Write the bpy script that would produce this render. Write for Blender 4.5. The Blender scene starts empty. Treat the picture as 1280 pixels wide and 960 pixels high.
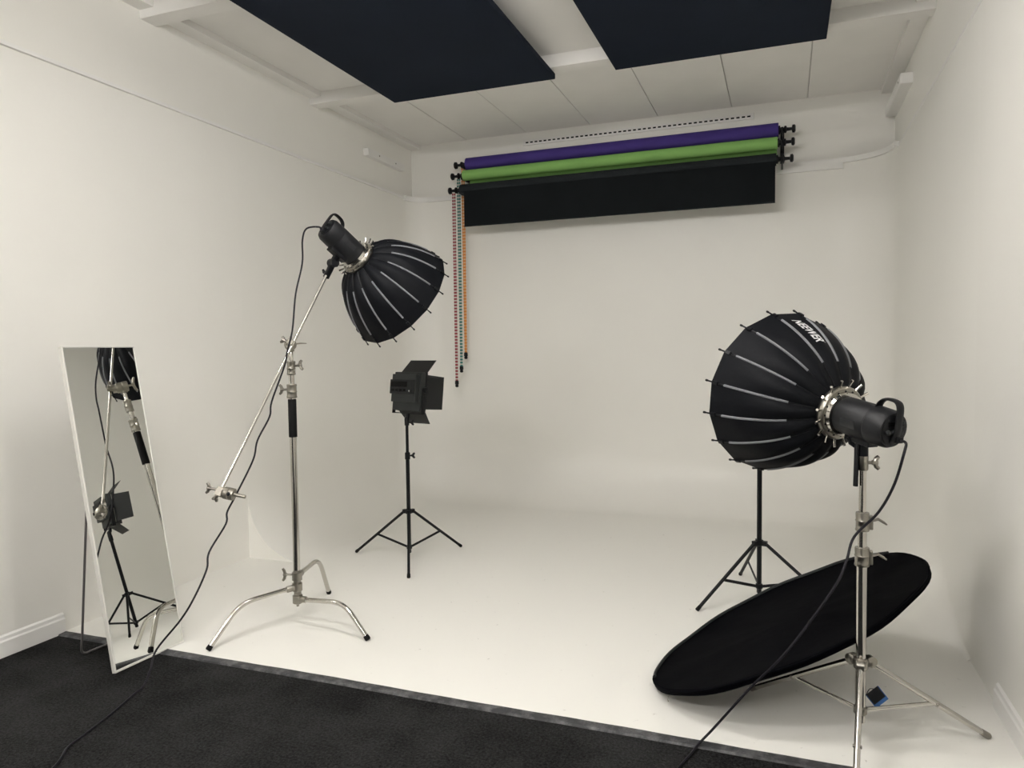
import bpy, bmesh, math, random
from mathutils import Vector, Matrix
random.seed(7)
PI = math.pi
S = bpy.context.scene
COL = S.collection
V = Vector

# ------------------------------------------------------------------ camera
cam_d = bpy.data.cameras.new('camera'); cam = bpy.data.objects.new('camera', cam_d); COL.objects.link(cam)
cam_d.sensor_fit = 'HORIZONTAL'; cam_d.sensor_width = 36.0; cam_d.lens = 908.6 / 1280 * 36.0
cam_d.clip_start = 0.05
RX = V((0.9366, 0.3500, -0.0131)); RY_DOWN = V((0.0050, -0.0509, -0.9987))
RX.normalize(); FWD = RX.cross(RY_DOWN); FWD.normalize(); UP = RX.cross(FWD); UP.normalize()
cam.matrix_world = Matrix(((RX.x, UP.x, -FWD.x, 0), (RX.y, UP.y, -FWD.y, 0), (RX.z, UP.z, -FWD.z, 1.45), (0, 0, 0, 1)))
S.camera = cam

# ------------------------------------------------------------------ world, exposure
w = bpy.data.worlds.new('world'); S.world = w; w.use_nodes = True
w.node_tree.nodes['Background'].inputs[0].default_value = (0.8, 0.82, 0.85, 1)
w.node_tree.nodes['Background'].inputs[1].default_value = 0.02
S.view_settings.view_transform = 'Standard'; S.view_settings.look = 'None'
S.view_settings.gamma = 1.0; S.view_settings.use_curve_mapping = False
S.view_settings.exposure = 0.0
LAMP = 23.4

# ------------------------------------------------------------------ materials
MATS = {}
def mat(name, col, rough=0.5, metal=0.0, spec=0.5, var=0.0, vscale=4.0, bump=0.0, bscale=60.0, emit=0.0, sheen=0.0):
    m = bpy.data.materials.new(name); m.use_nodes = True
    nt = m.node_tree; p = nt.nodes['Principled BSDF']
    p.inputs['Base Color'].default_value = (*col, 1); p.inputs['Roughness'].default_value = rough
    p.inputs['Metallic'].default_value = metal; p.inputs['Specular IOR Level'].default_value = spec
    if sheen: p.inputs['Sheen Weight'].default_value = sheen
    tc = nt.nodes.new('ShaderNodeTexCoord')
    if var:
        n = nt.nodes.new('ShaderNodeTexNoise'); n.inputs['Scale'].default_value = vscale; n.inputs['Detail'].default_value = 5
        r = nt.nodes.new('ShaderNodeValToRGB')
        r.color_ramp.elements[0].position = 0.3; r.color_ramp.elements[1].position = 0.7
        r.color_ramp.elements[0].color = (*[c * (1 - var) for c in col], 1); r.color_ramp.elements[1].color = (*[min(1, c * (1 + var)) for c in col], 1)
        nt.links.new(tc.outputs['Object'], n.inputs['Vector']); nt.links.new(n.outputs['Fac'], r.inputs['Fac']); nt.links.new(r.outputs['Color'], p.inputs['Base Color'])
    if bump:
        n = nt.nodes.new('ShaderNodeTexNoise'); n.inputs['Scale'].default_value = bscale; n.inputs['Detail'].default_value = 6
        b = nt.nodes.new('ShaderNodeBump'); b.inputs['Strength'].default_value = bump; b.inputs['Distance'].default_value = 0.01
        nt.links.new(tc.outputs['Object'], n.inputs['Vector']); nt.links.new(n.outputs['Fac'], b.inputs['Height']); nt.links.new(b.outputs['Normal'], p.inputs['Normal'])
    if emit:
        p.inputs['Emission Color'].default_value = (1.0, 0.970, 0.950, 1); p.inputs['Emission Strength'].default_value = emit
    MATS[name] = m; return m
def M(n): return MATS[n]
mat('wall_paint', (0.885, 0.872, 0.82), 0.55, spec=0.3, var=0.012, vscale=1.5, bump=0.06, bscale=40)
mat('cove_paint', (0.880, 0.868, 0.815), 0.42, spec=0.3, var=0.012, vscale=1.2, bump=0.03, bscale=18)
mat('ceiling_paint', (0.90, 0.885, 0.85), 0.7, spec=0.2, var=0.02, vscale=3, bump=0.08, bscale=30)
mat('trim_paint', (0.87, 0.86, 0.83), 0.4, spec=0.4, var=0.01)
mat('chrome', (0.56, 0.54, 0.50), 0.16, 1.0)
mat('cast_metal', (0.33, 0.31, 0.265), 0.42, 0.9, bump=0.1, bscale=120)
mat('nickel', (0.30, 0.285, 0.25), 0.30, 1.0, bump=0.05, bscale=90)
mat('dull_steel', (0.30, 0.28, 0.25), 0.38, 1.0)
mat('mirror_glass', (0.80, 0.81, 0.79), 0.0, 1.0)
mat('mirror_frame', (0.72, 0.71, 0.66), 0.35)
mat('mirror_back', (0.25, 0.24, 0.22), 0.6)
mat('wire_grey', (0.20, 0.19, 0.19), 0.4, 0.6)
mat('black_plastic', (0.006, 0.0065, 0.008), 0.42, spec=0.22)
mat('black_metal', (0.005, 0.0055, 0.007), 0.36, spec=0.22)
mat('lamp_body', (0.010, 0.0105, 0.012), 0.45, spec=0.28)
mat('lamp_label', (0.006, 0.007, 0.010), 0.3)
mat('rubber', (0.006, 0.006, 0.006), 0.75, spec=0.15)
mat('softbox_fabric', (0.0048, 0.0054, 0.0070), 0.58, spec=0.10, bump=0.35, bscale=11)
mat('silver_lining', (0.62, 0.62, 0.62), 0.35, 0.8, bump=0.2, bscale=60)
mat('reflective_strip', (0.36, 0.37, 0.39), 0.5)
mat('dark_wall', (0.045, 0.045, 0.05), 0.7)
mat('print_white', (0.78, 0.78, 0.78), 0.5)
mat('reflector_cloth', (0.0012, 0.0013, 0.0022), 0.7, spec=0.025, bump=0.25, bscale=14)
mat('panel_cloth', (0.0085, 0.0135, 0.025), 0.85, spec=0.15, var=0.08, vscale=3)
mat('purple_paper', (0.062, 0.040, 0.215), 0.8, spec=0.2, var=0.05, vscale=6)
mat('green_paper', (0.25, 0.48, 0.14), 0.8, spec=0.2, var=0.03, vscale=6)
mat('black_paper', (0.017, 0.021, 0.024), 0.8, spec=0.2, var=0.06, vscale=6)
mat('bead_red', (0.30, 0.035, 0.05), 0.5)
mat('bead_teal', (0.03, 0.20, 0.17), 0.5)
mat('bead_orange', (0.75, 0.28, 0.05), 0.5)
mat('bead_white', (0.62, 0.58, 0.52), 0.5)
mat('bead_peach', (0.80, 0.42, 0.16), 0.5)
mat('led_grey', (0.036, 0.040, 0.040), 0.5, spec=0.25)
mat('led_dark', (0.016, 0.018, 0.019), 0.5, spec=0.25)
mat('door_grey', (0.020, 0.021, 0.021), 0.55, spec=0.25)
mat('screen_black', (0.0015, 0.0015, 0.002), 0.35, spec=0.1)
mat('led_front', (0.75, 0.74, 0.66), 0.5)
mat('cable_black', (0.008, 0.007, 0.011), 0.5, spec=0.25)
mat('tag_blue', (0.02, 0.09, 0.26), 0.5)
def carpet_mat():
    m = mat('carpet_pile', (0.020, 0.020, 0.021), 0.95, spec=0.05, bump=1.0, bscale=120)
    nt = m.node_tree; p = nt.nodes['Principled BSDF']; tc = nt.nodes.new('ShaderNodeTexCoord')
    a = nt.nodes.new('ShaderNodeTexNoise'); a.inputs['Scale'].default_value = 2.2; a.inputs['Detail'].default_value = 7; a.inputs['Roughness'].default_value = 0.65
    b = nt.nodes.new('ShaderNodeTexNoise'); b.inputs['Scale'].default_value = 95; b.inputs['Detail'].default_value = 4; b.inputs['Roughness'].default_value = 0.8
    k = nt.nodes.new('ShaderNodeMath'); k.operation = 'MULTIPLY'; k.inputs[1].default_value = 1.5
    mx = nt.nodes.new('ShaderNodeMath'); mx.operation = 'MULTIPLY_ADD'; mx.inputs[1].default_value = 0.9
    sc = nt.nodes.new('ShaderNodeMath'); sc.operation = 'MULTIPLY'; sc.inputs[1].default_value = 0.5
    r = nt.nodes.new('ShaderNodeValToRGB'); r.color_ramp.elements[0].position = 0.49; r.color_ramp.elements[1].position = 0.72
    r.color_ramp.elements[0].color = (0.0045, 0.0045, 0.0045, 1); r.color_ramp.elements[1].color = (0.036, 0.036, 0.036, 1)
    nt.links.new(tc.outputs['Object'], a.inputs['Vector']); nt.links.new(tc.outputs['Object'], b.inputs['Vector'])
    nt.links.new(b.outputs['Fac'], k.inputs[0]); nt.links.new(a.outputs['Fac'], mx.inputs[0]); nt.links.new(k.outputs[0], mx.inputs[2])
    nt.links.new(mx.outputs[0], sc.inputs[0]); nt.links.new(sc.outputs[0], r.inputs['Fac']); nt.links.new(r.outputs['Color'], p.inputs['Base Color'])
carpet_mat()
def scuffed(name, c0, c1, scale, lo, hi, rough):
    m = mat(name, c0, rough, spec=0.3); nt = m.node_tree; p = nt.nodes['Principled BSDF']; tc = nt.nodes.new('ShaderNodeTexCoord')
    n = nt.nodes.new('ShaderNodeTexNoise'); n.inputs['Scale'].default_value = scale; n.inputs['Detail'].default_value = 8; n.inputs['Roughness'].default_value = 0.7
    r = nt.nodes.new('ShaderNodeValToRGB'); r.color_ramp.elements[0].position = lo; r.color_ramp.elements[1].position = hi
    r.color_ramp.elements[0].color = (*c0, 1); r.color_ramp.elements[1].color = (*c1, 1)
    nt.links.new(tc.outputs['Object'], n.inputs['Vector']); nt.links.new(n.outputs['Fac'], r.inputs['Fac']); nt.links.new(r.outputs['Color'], p.inputs['Base Color'])
scuffed('edge_tape', (0.035, 0.036, 0.038), (0.22, 0.22, 0.22), 14, 0.45, 0.85, 0.6)
scuffed('floor_paint', (0.880, 0.868, 0.815), (0.55, 0.53, 0.49), 24, 0.655, 0.72, 0.42)

# ------------------------------------------------------------------ mesh helpers
def frame(z, up=V((0, 0, 1))):
    z = V(z).normalized()
    if abs(z.dot(up)) > 0.999: up = V((0, 1, 0))
    x = up.cross(z).normalized(); y = z.cross(x)
    return Matrix((x, y, z)).transposed()
def box(bm, c, s, rot=None, bev=0.0, mi=0):
    """box centred at c, full size s; rot a 3x3"""
    r = bmesh.ops.create_cube(bm, size=1.0)
    vs = r['verts']; bmesh.ops.scale(bm, vec=V(s), verts=vs)
    if bev:
        es = list({e for v in vs for e in v.link_edges})
        rr = bmesh.ops.bevel(bm, geom=es, offset=bev, segments=2, affect='EDGES', profile=0.5)
        vs = list({v for v in rr['verts']} | {v for v in vs if v.is_valid})
    if rot is not None: bmesh.ops.rotate(bm, cent=(0, 0, 0), matrix=rot, verts=vs)
    bmesh.ops.translate(bm, vec=V(c), verts=vs)
    if mi:
        for f in {f for v in vs for f in v.link_faces}: f.material_index = mi
    return vs
def smooth_path(pts, n=6):
    pts = [V(p) for p in pts]; out = []
    for i in range(len(pts) - 1):
        p0 = pts[max(i - 1, 0)]; p1 = pts[i]; p2 = pts[i + 1]; p3 = pts[min(i + 2, len(pts) - 1)]
        for k in range(n):
            t = k / n
            out.append(0.5 * ((2 * p1) + (p2 - p0) * t + (2 * p0 - 5 * p1 + 4 * p2 - p3) * t * t + (3 * p1 - p0 - 3 * p2 + p3) * t ** 3))
    out.append(pts[-1]); return out
def tube(bm, pts, r, n=12, cap=True, flat=None, up=None, mi=0):
    """sweep a circle (or an ellipse: flat=(rx, ry)) along pts; r a number or list"""
    pts = [V(p) for p in pts]; N = len(pts)
    rs = r if isinstance(r, (list, tuple)) else [r] * N
    t0 = (pts[1] - pts[0]).normalized()
    u = (up if up is not None else (V((0, 0, 1)) if abs(t0.z) < 0.9 else V((0, 1, 0))))
    u = (u - t0 * u.dot(t0)).normalized()
    rings = []; tp = t0
    for i, p in enumerate(pts):
        if i == 0: t = t0
        elif i == N - 1: t = (pts[i] - pts[i - 1]).normalized()
        else: t = ((pts[i] - pts[i - 1]).normalized() + (pts[i + 1] - pts[i]).normalized()).normalized()
        q = tp.rotation_difference(t); u = q @ u; u = (u - t * u.dot(t)).normalized(); tp = t
        s = t.cross(u); ring = []
        for k in range(n):
            a = 2 * PI * k / n
            fx, fy = flat if flat else (1, 1)
            ring.append(bm.verts.new(p + (u * math.cos(a) * fx + s * math.sin(a) * fy) * rs[i]))
        rings.append(ring)
    fs = []
    for i in range(N - 1):
        for k in range(n):
            fs.append(bm.faces.new((rings[i][k], rings[i][(k + 1) % n], rings[i + 1][(k + 1) % n], rings[i + 1][k])))
    if cap:
        fs.append(bm.faces.new(rings[0][::-1])); fs.append(bm.faces.new(rings[-1]))
    for f in fs: f.smooth = True; f.material_index = mi
    return rings
def rod(bm, a, b, r, n=12, mi=0): tube(bm, [a, b], r, n, mi=mi)
def lathe(bm, o, ax, prof, n=32, cap=True, mi=0):
    """prof: (h along ax, radius)"""
    F = frame(ax); o = V(o); rings = []
    for h, r in prof:
        rings.append([bm.verts.new(o + F @ V((math.cos(2 * PI * k / n) * r, math.sin(2 * PI * k / n) * r, h))) for k in range(n)])
    fs = []
    for i in range(len(prof) - 1):
        for k in range(n):
            fs.append(bm.faces.new((rings[i][k], rings[i][(k + 1) % n], rings[i + 1][(k + 1) % n], rings[i + 1][k])))
    if cap:
        fs.append(bm.faces.new(rings[0][::-1])); fs.append(bm.faces.new(rings[-1]))
    for f in fs: f.smooth = True; f.material_index = mi
    return rings
def quadstrip(bm, rows, mi=0, smooth=True):
    vs = [[bm.verts.new(V(p)) for p in r] for r in rows]
    for i in range(len(vs) - 1):
        for k in range(len(vs[i]) - 1):
            f = bm.faces.new((vs[i][k], vs[i][k + 1], vs[i + 1][k + 1], vs[i + 1][k])); f.smooth = smooth; f.material_index = mi
    return vs
def obj(name, bm, m, parent=None, base=None, autosmooth=True, fixn=True):
    """link bm (world coordinates) as one mesh object; if it has a parent thing, express it about that thing's base"""
    root = parent
    while root is not None and root.parent is not None: root = root.parent
    off = V(base) if base is not None else (V(root.location) if root is not None else V((0, 0, 0)))
    bmesh.ops.translate(bm, vec=-off, verts=bm.verts)
    if fixn: bmesh.ops.recalc_face_normals(bm, faces=bm.faces)
    if autosmooth:
        for e in bm.edges:
            if len(e.link_faces) == 2 and e.calc_face_angle(0) > math.radians(38): e.smooth = False
    me = bpy.data.meshes.new(name); bm.to_mesh(me); bm.free()
    for mm in (m if isinstance(m, (list, tuple)) else [m]): me.materials.append(M(mm))
    o = bpy.data.objects.new(name, me); COL.objects.link(o)
    if parent is not None: o.parent = parent
    elif base is not None: o.location = off
    return o
def tag(o, label, cat, group=None):
    o['label'] = label; o['category'] = cat
    if group: o['group'] = group
    return o
def thing(name, label, cat, loc=(0, 0, 0), group=None):
    o = bpy.data.objects.new(name, None); o.empty_display_size = 0.1; COL.objects.link(o); o.location = loc
    return tag(o, label, cat, group)
def struct(name, bm, m, label=None, **k):
    o = obj(name, bm, m, **k); o['kind'] = 'structure'
    if label: o['label'] = label
    return o
NB = bmesh.new

# ------------------------------------------------------------------ the room
XL, XR, YB, YF, ZC, ZL = -3.51, 0.80, 6.60, -3.2, 3.49, 2.93
YEDGE = 2.64; CL, CR = 4.07, 3.75
b = NB(); box(b, ((XL + XR) / 2, (YF + YEDGE) / 2, -0.03), (XR - XL + 0.2, YEDGE - YF, 0.06)); struct('floor_carpet', b, 'carpet_pile', 'dark charcoal short pile carpet in front of the white studio floor')
b = NB(); box(b, ((XL + XR) / 2, (YEDGE + YB + 0.1) / 2, -0.028), (XR - XL + 0.2, YB - YEDGE + 0.1, 0.064)); struct('floor', b, 'floor_paint', 'white painted studio floor of the cove')
b = NB()
rows = []
for i in range(61):
    x = XL + (XR - XL) * i / 60; j = 0.0012 * math.sin(i * 1.7) + 0.003 * math.sin(i * 0.35)
    rows.append([(x, YEDGE - 0.024 + j * .5, -0.001), (x, YEDGE - 0.018 + j, 0.007), (x, YEDGE + 0.020 + j, 0.009), (x, YEDGE + 0.030 + j, 0.003)])
quadstrip(b, rows, smooth=False); struct('trim_1', b, 'edge_tape', 'scuffed grey edge strip between carpet and white floor')
# flat lower walls in front of the cove, upper walls set back a little above the ledge
def wall(name, side, sx, yend):
    o = -1 if sx < 0 else 1
    b = NB()
    box(b, (sx + o * 0.06, (YF + yend) / 2, ZL / 2), (0.12, yend - YF, ZL))
    box(b, (sx + o * 0.08, (YF + YB + 0.1) / 2, (ZL + ZC + 0.1) / 2 ), (0.11, YB + 0.1 - YF, ZC + 0.1 - ZL))
    return struct(name, b, 'wall_paint')
wall('wall_left', 'left', XL, CL)
wall('wall_right', 'right', XR, CR)
b = NB(); box(b, ((XL + XR) / 2, YB + 0.08, (ZL + ZC + 0.1) / 2), (XR - XL + 0.1, 0.11, ZC + 0.1 - ZL)); struct('wall_back', b, 'wall_paint')
b = NB(); box(b, ((XL + XR) / 2, YF - 0.05, ZC / 2), (XR - XL + 0.2, 0.1, ZC + 0.1)); struct('wall_front', b, 'dark_wall')

# the infinity cove: lower walls that run round both corners and curve into the floor
RF = 0.46
CL, CR = 4.07, 3.75
def sstep(t): t = max(0.0, min(1.0, t)); return t * t * (3 - 2 * t)
LY = [CL + d for d in (0.0, 0.03, 0.06, 0.09, 0.12, 0.16, 0.30, 0.6, 1.0)]
RY = [CR + d for d in (1.2, 0.95, 0.8, 0.65, 0.5, 0.38, 0.26, 0.14, 0.0)]
def contour(rl, rr, sa=0.0, ca=0.0, zlev=None, n=14):
    """one course of the cove: sa, ca = how far in and up the curve this course lies (0..1); zlev a plain height above the curve"""
    pts = []; o = RF * sa
    def put(x, y, R): pts.append((x, y, zlev if zlev is not None else 0.0042 + R * ca))
    for y in LY:
        R = RF * (0.97 + 0.03 * sstep((y - CL) / 0.05)); put(XL + R * sa, y, R)
    rl = max(rl - o, 0.10); rr = max(rr - o, 0.10)
    cx, cy = XL + o + rl, YB - o - rl
    for k in range(n + 1):
        a = PI - (PI / 2) * k / n; put(cx + rl * math.cos(a), cy + rl * math.sin(a), RF)
    for k in range(1, 12): put(cx + (XR - o - rr - cx) * k / 12, YB - o, RF)
    cx, cy = XR - o - rr, YB - o - rr
    for k in range(n + 1):
        a = PI / 2 - (PI / 2) * k / n; put(cx + rr * math.cos(a), cy + rr * math.sin(a), RF)
    for y in RY:
        R = RF * (0.04 + 0.96 * sstep((y - CR) / 1.1)); put(XR - R * sa, y, R)
    return pts
rows = []
for k in range(15):
    a = (PI / 2) * k / 14; rows.append(contour(0.46, 0.50, 1 - math.sin(a), 1 - math.cos(a)))
for z in (0.9, 1.6, 2.3, ZL):
    f = z / ZL; rows.append(contour(0.46 - 0.26 * f, 0.50 - 0.10 * f, zlev=z))
top = rows[-1]
b = NB(); quadstrip(b, rows)
quadstrip(b, [top, [(x + (-0.06 if x < -1.3 else 0.06) * (abs(x + 1.355) > 1.7), y + 0.06 * (y > 6.0), ZL) for x, y, z in top]], smooth=False)
for side in (0, -1):                      # small exposed end profiles of the curve
    prof = [r[side] for r in rows[:15]]
    vs = [b.verts.new(p) for p in prof] + [b.verts.new((XL if side == 0 else XR, CL if side == 0 else CR, 0.0042))]
    b.faces.new(vs)
struct('wall_cove', b, 'cove_paint', 'white curved infinity cove running round the back of the studio', fixn=False)

# ceiling: slab, boards with open joints, cross beams
b = NB(); box(b, ((XL + XR) / 2, (YF + YB) / 2, ZC + 0.07), (XR - XL + 0.3, YB - YF + 0.3, 0.10)); ceil = struct('ceiling', b, 'ceiling_paint')
XJ = [-3.54, -2.92, -2.30, -1.68, -1.06, -0.43, 0.17, 0.82]
YJ = [(-3.2, -1.42), (-1.42, 0.18), (0.18, 1.78), (1.78, 3.38), (3.38, 5.01), (5.01, 6.64)]
bd = {}
for (y0, y1) in YJ:
    for i in range(7):
        x0, x1 = XJ[i], XJ[i + 1]; g = 0.003
        key = (round(x1 - x0, 3), round(y1 - y0, 3))
        if key not in bd:
            b = NB(); box(b, (0, 0, 0), (x1 - x0 - 2 * g, y1 - y0 - 2 * g, 0.022), bev=0.002)
            o = obj('ceiling_board', b, 'ceiling_paint', ceil); bd[key] = o.data
        else:
            o = bpy.data.objects.new('ceiling_board', bd[key]); COL.objects.link(o); o.parent = ceil
        o.location = ((x0 + x1) / 2, (y0 + y1) / 2, ZC + 0.011 + random.uniform(-0.002, 0.002))
for y in (-1.42, 0.18, 1.78, 3.38, 5.01):
    b = NB(); box(b, ((XL + XR) / 2, y, ZC - 0.043), (XR - XL + 0.06, 0.12, 0.092), bev=0.004); obj('beam', b, 'ceiling_paint', ceil)
for i, (x, sg) in enumerate(((XL, 1), (XR, -1))):
    b = NB(); box(b, (x + sg * 0.020, (YF + YB) / 2, ZC - 0.018), (0.12, YB - YF + 0.05, 0.045), bev=0.002)
    struct('trim_%d' % (i + 2), b, 'ceiling_paint', 'white timber strip where the wall meets the ceiling')
# ledge rail on the left wall and along the back
b = NB()
box(b, (XL + 0.001, (YF + 6.42) / 2, ZL + 0.010), (0.03, 6.42 - YF, 0.022), bev=0.003)
struct('trim_4', b, 'trim_paint', 'thin white rail along the left wall')
b = NB()
cr = [(p[0], p[1]) for p in contour(0.20, 0.40, zlev=ZL)]
def strip(b, pl, z0, z1, th):
    rows = []
    inn = pl
    for j, (x, y) in enumerate(pl):
        q0 = V(pl[max(j - 1, 0)]); q1 = V(pl[min(j + 1, len(pl) - 1)]); d = (q1 - q0).normalized(); nrm = V((d.y, -d.x))
        ix, iy = x + nrm.x * th, y + nrm.y * th
        rows.append([(x, y, z0), (ix, iy, z0), (ix, iy, z1), (x, y, z1), (x, y, z0)])
    vv_ = quadstrip(b, rows, smooth=False)
    for e_ in (vv_[0], vv_[-1]): b.faces.new([b.verts.new(v.co) for v in e_[:4]])
back = [p for p in cr if p[1] > 6.0]
right = [p for p in back if p[0] > -1.0]; left = [p for p in back if p[0] < -2.6]
strip(b, left, ZL - 0.015, ZL + 0.03, 0.026)
struct('trim_5', b, 'trim_paint', 'white capping strip round the left cove corner')
b = NB(); r1 = [p for p in right if p[0] < 0.46] ; strip(b, r1, ZL - 0.05, ZL + 0.03, 0.028)
struct('trim_6', b, 'trim_paint', 'white board on the back wall beside the rollers')
b = NB(); r2 = [p for p in right if p[0] > 0.38]; strip(b, r2, ZL - 0.005, ZL + 0.034, 0.030)
r3 = [p for p in r2 if 0.55 < p[0] < 0.60]
struct('trim_7', b, 'trim_paint', 'curved white capping strip round the right cove corner')
b = NB(); box(b, (XR + 0.012, (YF + 6.25) / 2, ZL + 0.010), (0.03, 6.25 - YF, 0.02), bev=0.003)
struct('trim_8', b, 'trim_paint', 'thin white rail along the right wall')
# baseboards
def baseboard(name, x, sg, y0, y1):
    b = NB()
    pr = [(0, 0.0), (0.016, 0.0), (0.016, 0.075), (0.011, 0.083), (0.009, 0.098), (0.0, 0.106)]
    quadstrip(b, [[(x + sg * p, y0, z) for p, z in pr], [(x + sg * p, y1, z) for p, z in pr]], smooth=False)
    b.faces.new([b.verts.new((x + sg * p, y1, z)) for p, z in pr])
    struct(name, b, 'trim_paint')
baseboard('baseboard_left', XL, 1, YF, YEDGE + 0.02)
baseboard('baseboard_right', XR, -1, YF, 3.30)
# blocks screwed to the upper walls
t = thing('wall_batten', 'white painted timber block screwed high on the left wall', 'batten', (XL, 6.06, 3.22))
b = NB(); box(b, (XL - 0.005, 6.06, 3.222), (0.06, 0.66, 0.065), bev=0.004); obj('block', b, 'trim_paint', t)
for y in (5.92, 6.22):
    b = NB(); lathe(b, (XL + 0.024, y, 3.225), (1, 0, 0), [(0, 0.008), (0.004, 0.006)], 10); obj('screw', b, 'dull_steel', t)
t = thing('wall_batten', 'white painted timber block in the right ceiling corner', 'batten', (XR, 6.15, 3.27))
b = NB(); box(b, (XR - 0.012, 6.17, 3.285), (0.085, 0.80, 0.075), bev=0.008); obj('block', b, 'trim_paint', t)
b = NB(); lathe(b, (XR - 0.054, 5.86, 3.285), (-1, 0, 0), [(0, 0.008), (0.004, 0.006)], 10); obj('screw', b, 'dull_steel', t)

# ------------------------------------------------------------------ ceiling lamps (the pair behind the camera is added fill) and black ceiling panels
def ceiling_light(x, y, lx, ly, power, label, drop=0.22):
    t = thing('ceiling_light', label, 'ceiling light', (x, y, ZC))
    z = ZC - drop
    b = NB(); box(b, (x, y, z), (lx, ly * 0.35, 0.05), bev=0.005); obj('housing', b, 'trim_paint', t)
    for sx in (-1, 1):
        b = NB(); rod(b, (x + sx * lx * 0.4, y, z), (x + sx * lx * 0.4, y, ZC + 0.01), 0.004, 8); obj('hanger', b, 'dull_steel', t)
    m = 'light_diffuser_%d' % round(power * 10)
    if m not in MATS: mat(m, (0.9, 0.9, 0.9), 0.6, emit=LAMP * power)
    for sy in (-1, 1):
        b = NB(); tube(b, [(x - lx / 2, y + sy * ly * 0.35, z - 0.02), (x + lx / 2, y + sy * ly * 0.35, z - 0.02)], 0.035, 16); obj('tube', b, m, t)
ceiling_light(-1.15, 2.42, 1.2, 0.26, 1.75, 'white twin tube ceiling light just in front of the black ceiling panels', drop=0.36)
ceiling_light(-1.50, 0.80, 0.6, 0.26, 4.6, 'white twin tube ceiling light over the middle of the carpet')
ceiling_light(-2.20, -1.70, 1.2, 0.26, 2.9, 'added twin tube fill light, unseen, at the dark end wall, on the mirror side')  # unseen fill lamp, added to brighten the back wall against the side walls
ceiling_light(-0.50, -1.70, 1.2, 0.26, 2.6, 'added twin tube fill light, unseen, at the dark end wall, away from the mirror side')  # second added fill lamp out of view, flattens the light through the room
for x0, x1, lab in ((-2.835, -1.535, 'large black ceiling panel on the mirror side of the studio'), (-1.10, 0.24, 'large black ceiling panel on the softbox and reflector side')):
    b = NB(); box(b, ((x0 + x1) / 2, 3.86, 3.3775), (x1 - x0, 2.40, 0.04), bev=0.004)
    tag(obj('ceiling_panel', b, 'panel_cloth', base=((x0 + x1) / 2, 3.86, 3.3775)), lab, 'ceiling panel')

# ------------------------------------------------------------------ backdrop rollers on the back wall
def bracket(x, label, y0):
    t = thing('roller_bracket', label, 'bracket', (x, YB + 0.02, 3.06))
    b = NB(); box(b, (x, YB - 0.005, 3.075), (0.030, 0.03, 0.34), bev=0.003); obj('wall_plate', b, 'black_metal', t)
    for z, y in ROLLS:
        b = NB(); box(b, (x, (y - 0.035 + YB) / 2, z - 0.03), (0.016, YB - y + 0.035, 0.022))
        tube(b, [V((x, y + 0.036 * math.cos(a), z + 0.036 * math.sin(a))) for a in [PI * 0.9 + PI * 1.1 * k / 8 for k in range(9)]], 0.009, 8)
        obj('hook', b, 'black_metal', t)
    return t
ROLLS = [(3.207, 6.45), (3.094, 6.41), (2.952, 6.37)]
bracket(-0.022, 'black triple hook bracket holding the chainless roller ends', 6.45)
bracket(-2.872, 'black triple hook bracket beside the hanging bead chains', 6.45)
def roller(k, rad, paper, label, x0, x1, chain_z, cm, wm, cx, sheet=None):
    z, y = ROLLS[k]
    t = thing('backdrop_roller', label, 'backdrop roll', (0.5 * (x0 + x1), y, z))
    b = NB(); lathe(b, (x0, y, z), (1, 0, 0), [(0, rad * 0.55), (0.0, rad), (x1 - x0, rad), (x1 - x0, rad * 0.55)], 40); obj('paper_roll', b, paper, t)
    for x, s in ((x0, -1), (x1, 1)):
        b = NB(); lathe(b, (x, y, z), (s, 0, 0), [(0.0, 0.034), (0.012, 0.036), (0.016, 0.020), (0.040, 0.016), (0.048, 0.029), (0.060, 0.029), (0.066, 0.014), (0.102, 0.012), (0.107, 0.031), (0.124, 0.033), (0.132, 0.022)], 18)
        obj('end_plug', b, 'black_plastic', t)
    # bead chain loop and its weight
    b = NB(); zt = z - 0.02; L = zt - chain_z
    for s in (-1, 1):
        xs = cx + s * 0.010
        rod(b, (xs, y + 0.008, zt + 0.02), (cx + s * 0.006, y + 0.008, chain_z), 0.0055, 6, 1)
        nb = int(L / 0.030)
        for j in range(nb):
            zz = zt - (j + 0.5) * L / nb; f = (zt - zz) / L
            x_ = cx + s * (0.010 - 0.004 * f)
            lathe(b, (x_, y + 0.008, zz - 0.0085), (0, 0, 1), [(0, 0.0055), (0.002, 0.0082), (0.016, 0.0082), (0.018, 0.0055)], 6)
    c = obj('bead_chain', b, [cm, wm], t)
    b = NB(); lathe(b, (cx, y + 0.008, chain_z + 0.015), (0, 0, -1), [(0, 0.008), (0.004, 0.017), (0.035, 0.019), (0.042, 0.012), (0.046, 0.016), (0.060, 0.016), (0.066, 0.008)], 14); obj('chain_weight', b, 'black_plastic', t)
    if sheet:
        sz, sy = sheet
        b = NB(); n = 24
        rows = [[(x0 + 0.046 + (x1 - x0 - 0.052) * i / n, sy + 0.0025 * math.sin(i * 0.9) * f, z - (z - sz) * f) for i in range(n + 1)] for f in (0, 0.35, 0.7, 1)]
        quadstrip(b, rows); bmesh.ops.solidify(b, geom=b.faces[:], thickness=0.004)
        s_ = obj('hanging_sheet', b, paper, t)
        b = NB(); rod(b, (x0 + 0.046, sy, sz + 0.004), (x1 - 0.006, sy, sz + 0.004), 0.006, 8); obj('bottom_bar', b, paper, s_)
    return t
roller(0, 0.058, 'purple_paper', 'purple paper backdrop roll, topmost of the three rollers', -2.845, -0.052, 1.40, 'bead_orange', 'bead_peach', -2.892)
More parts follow.
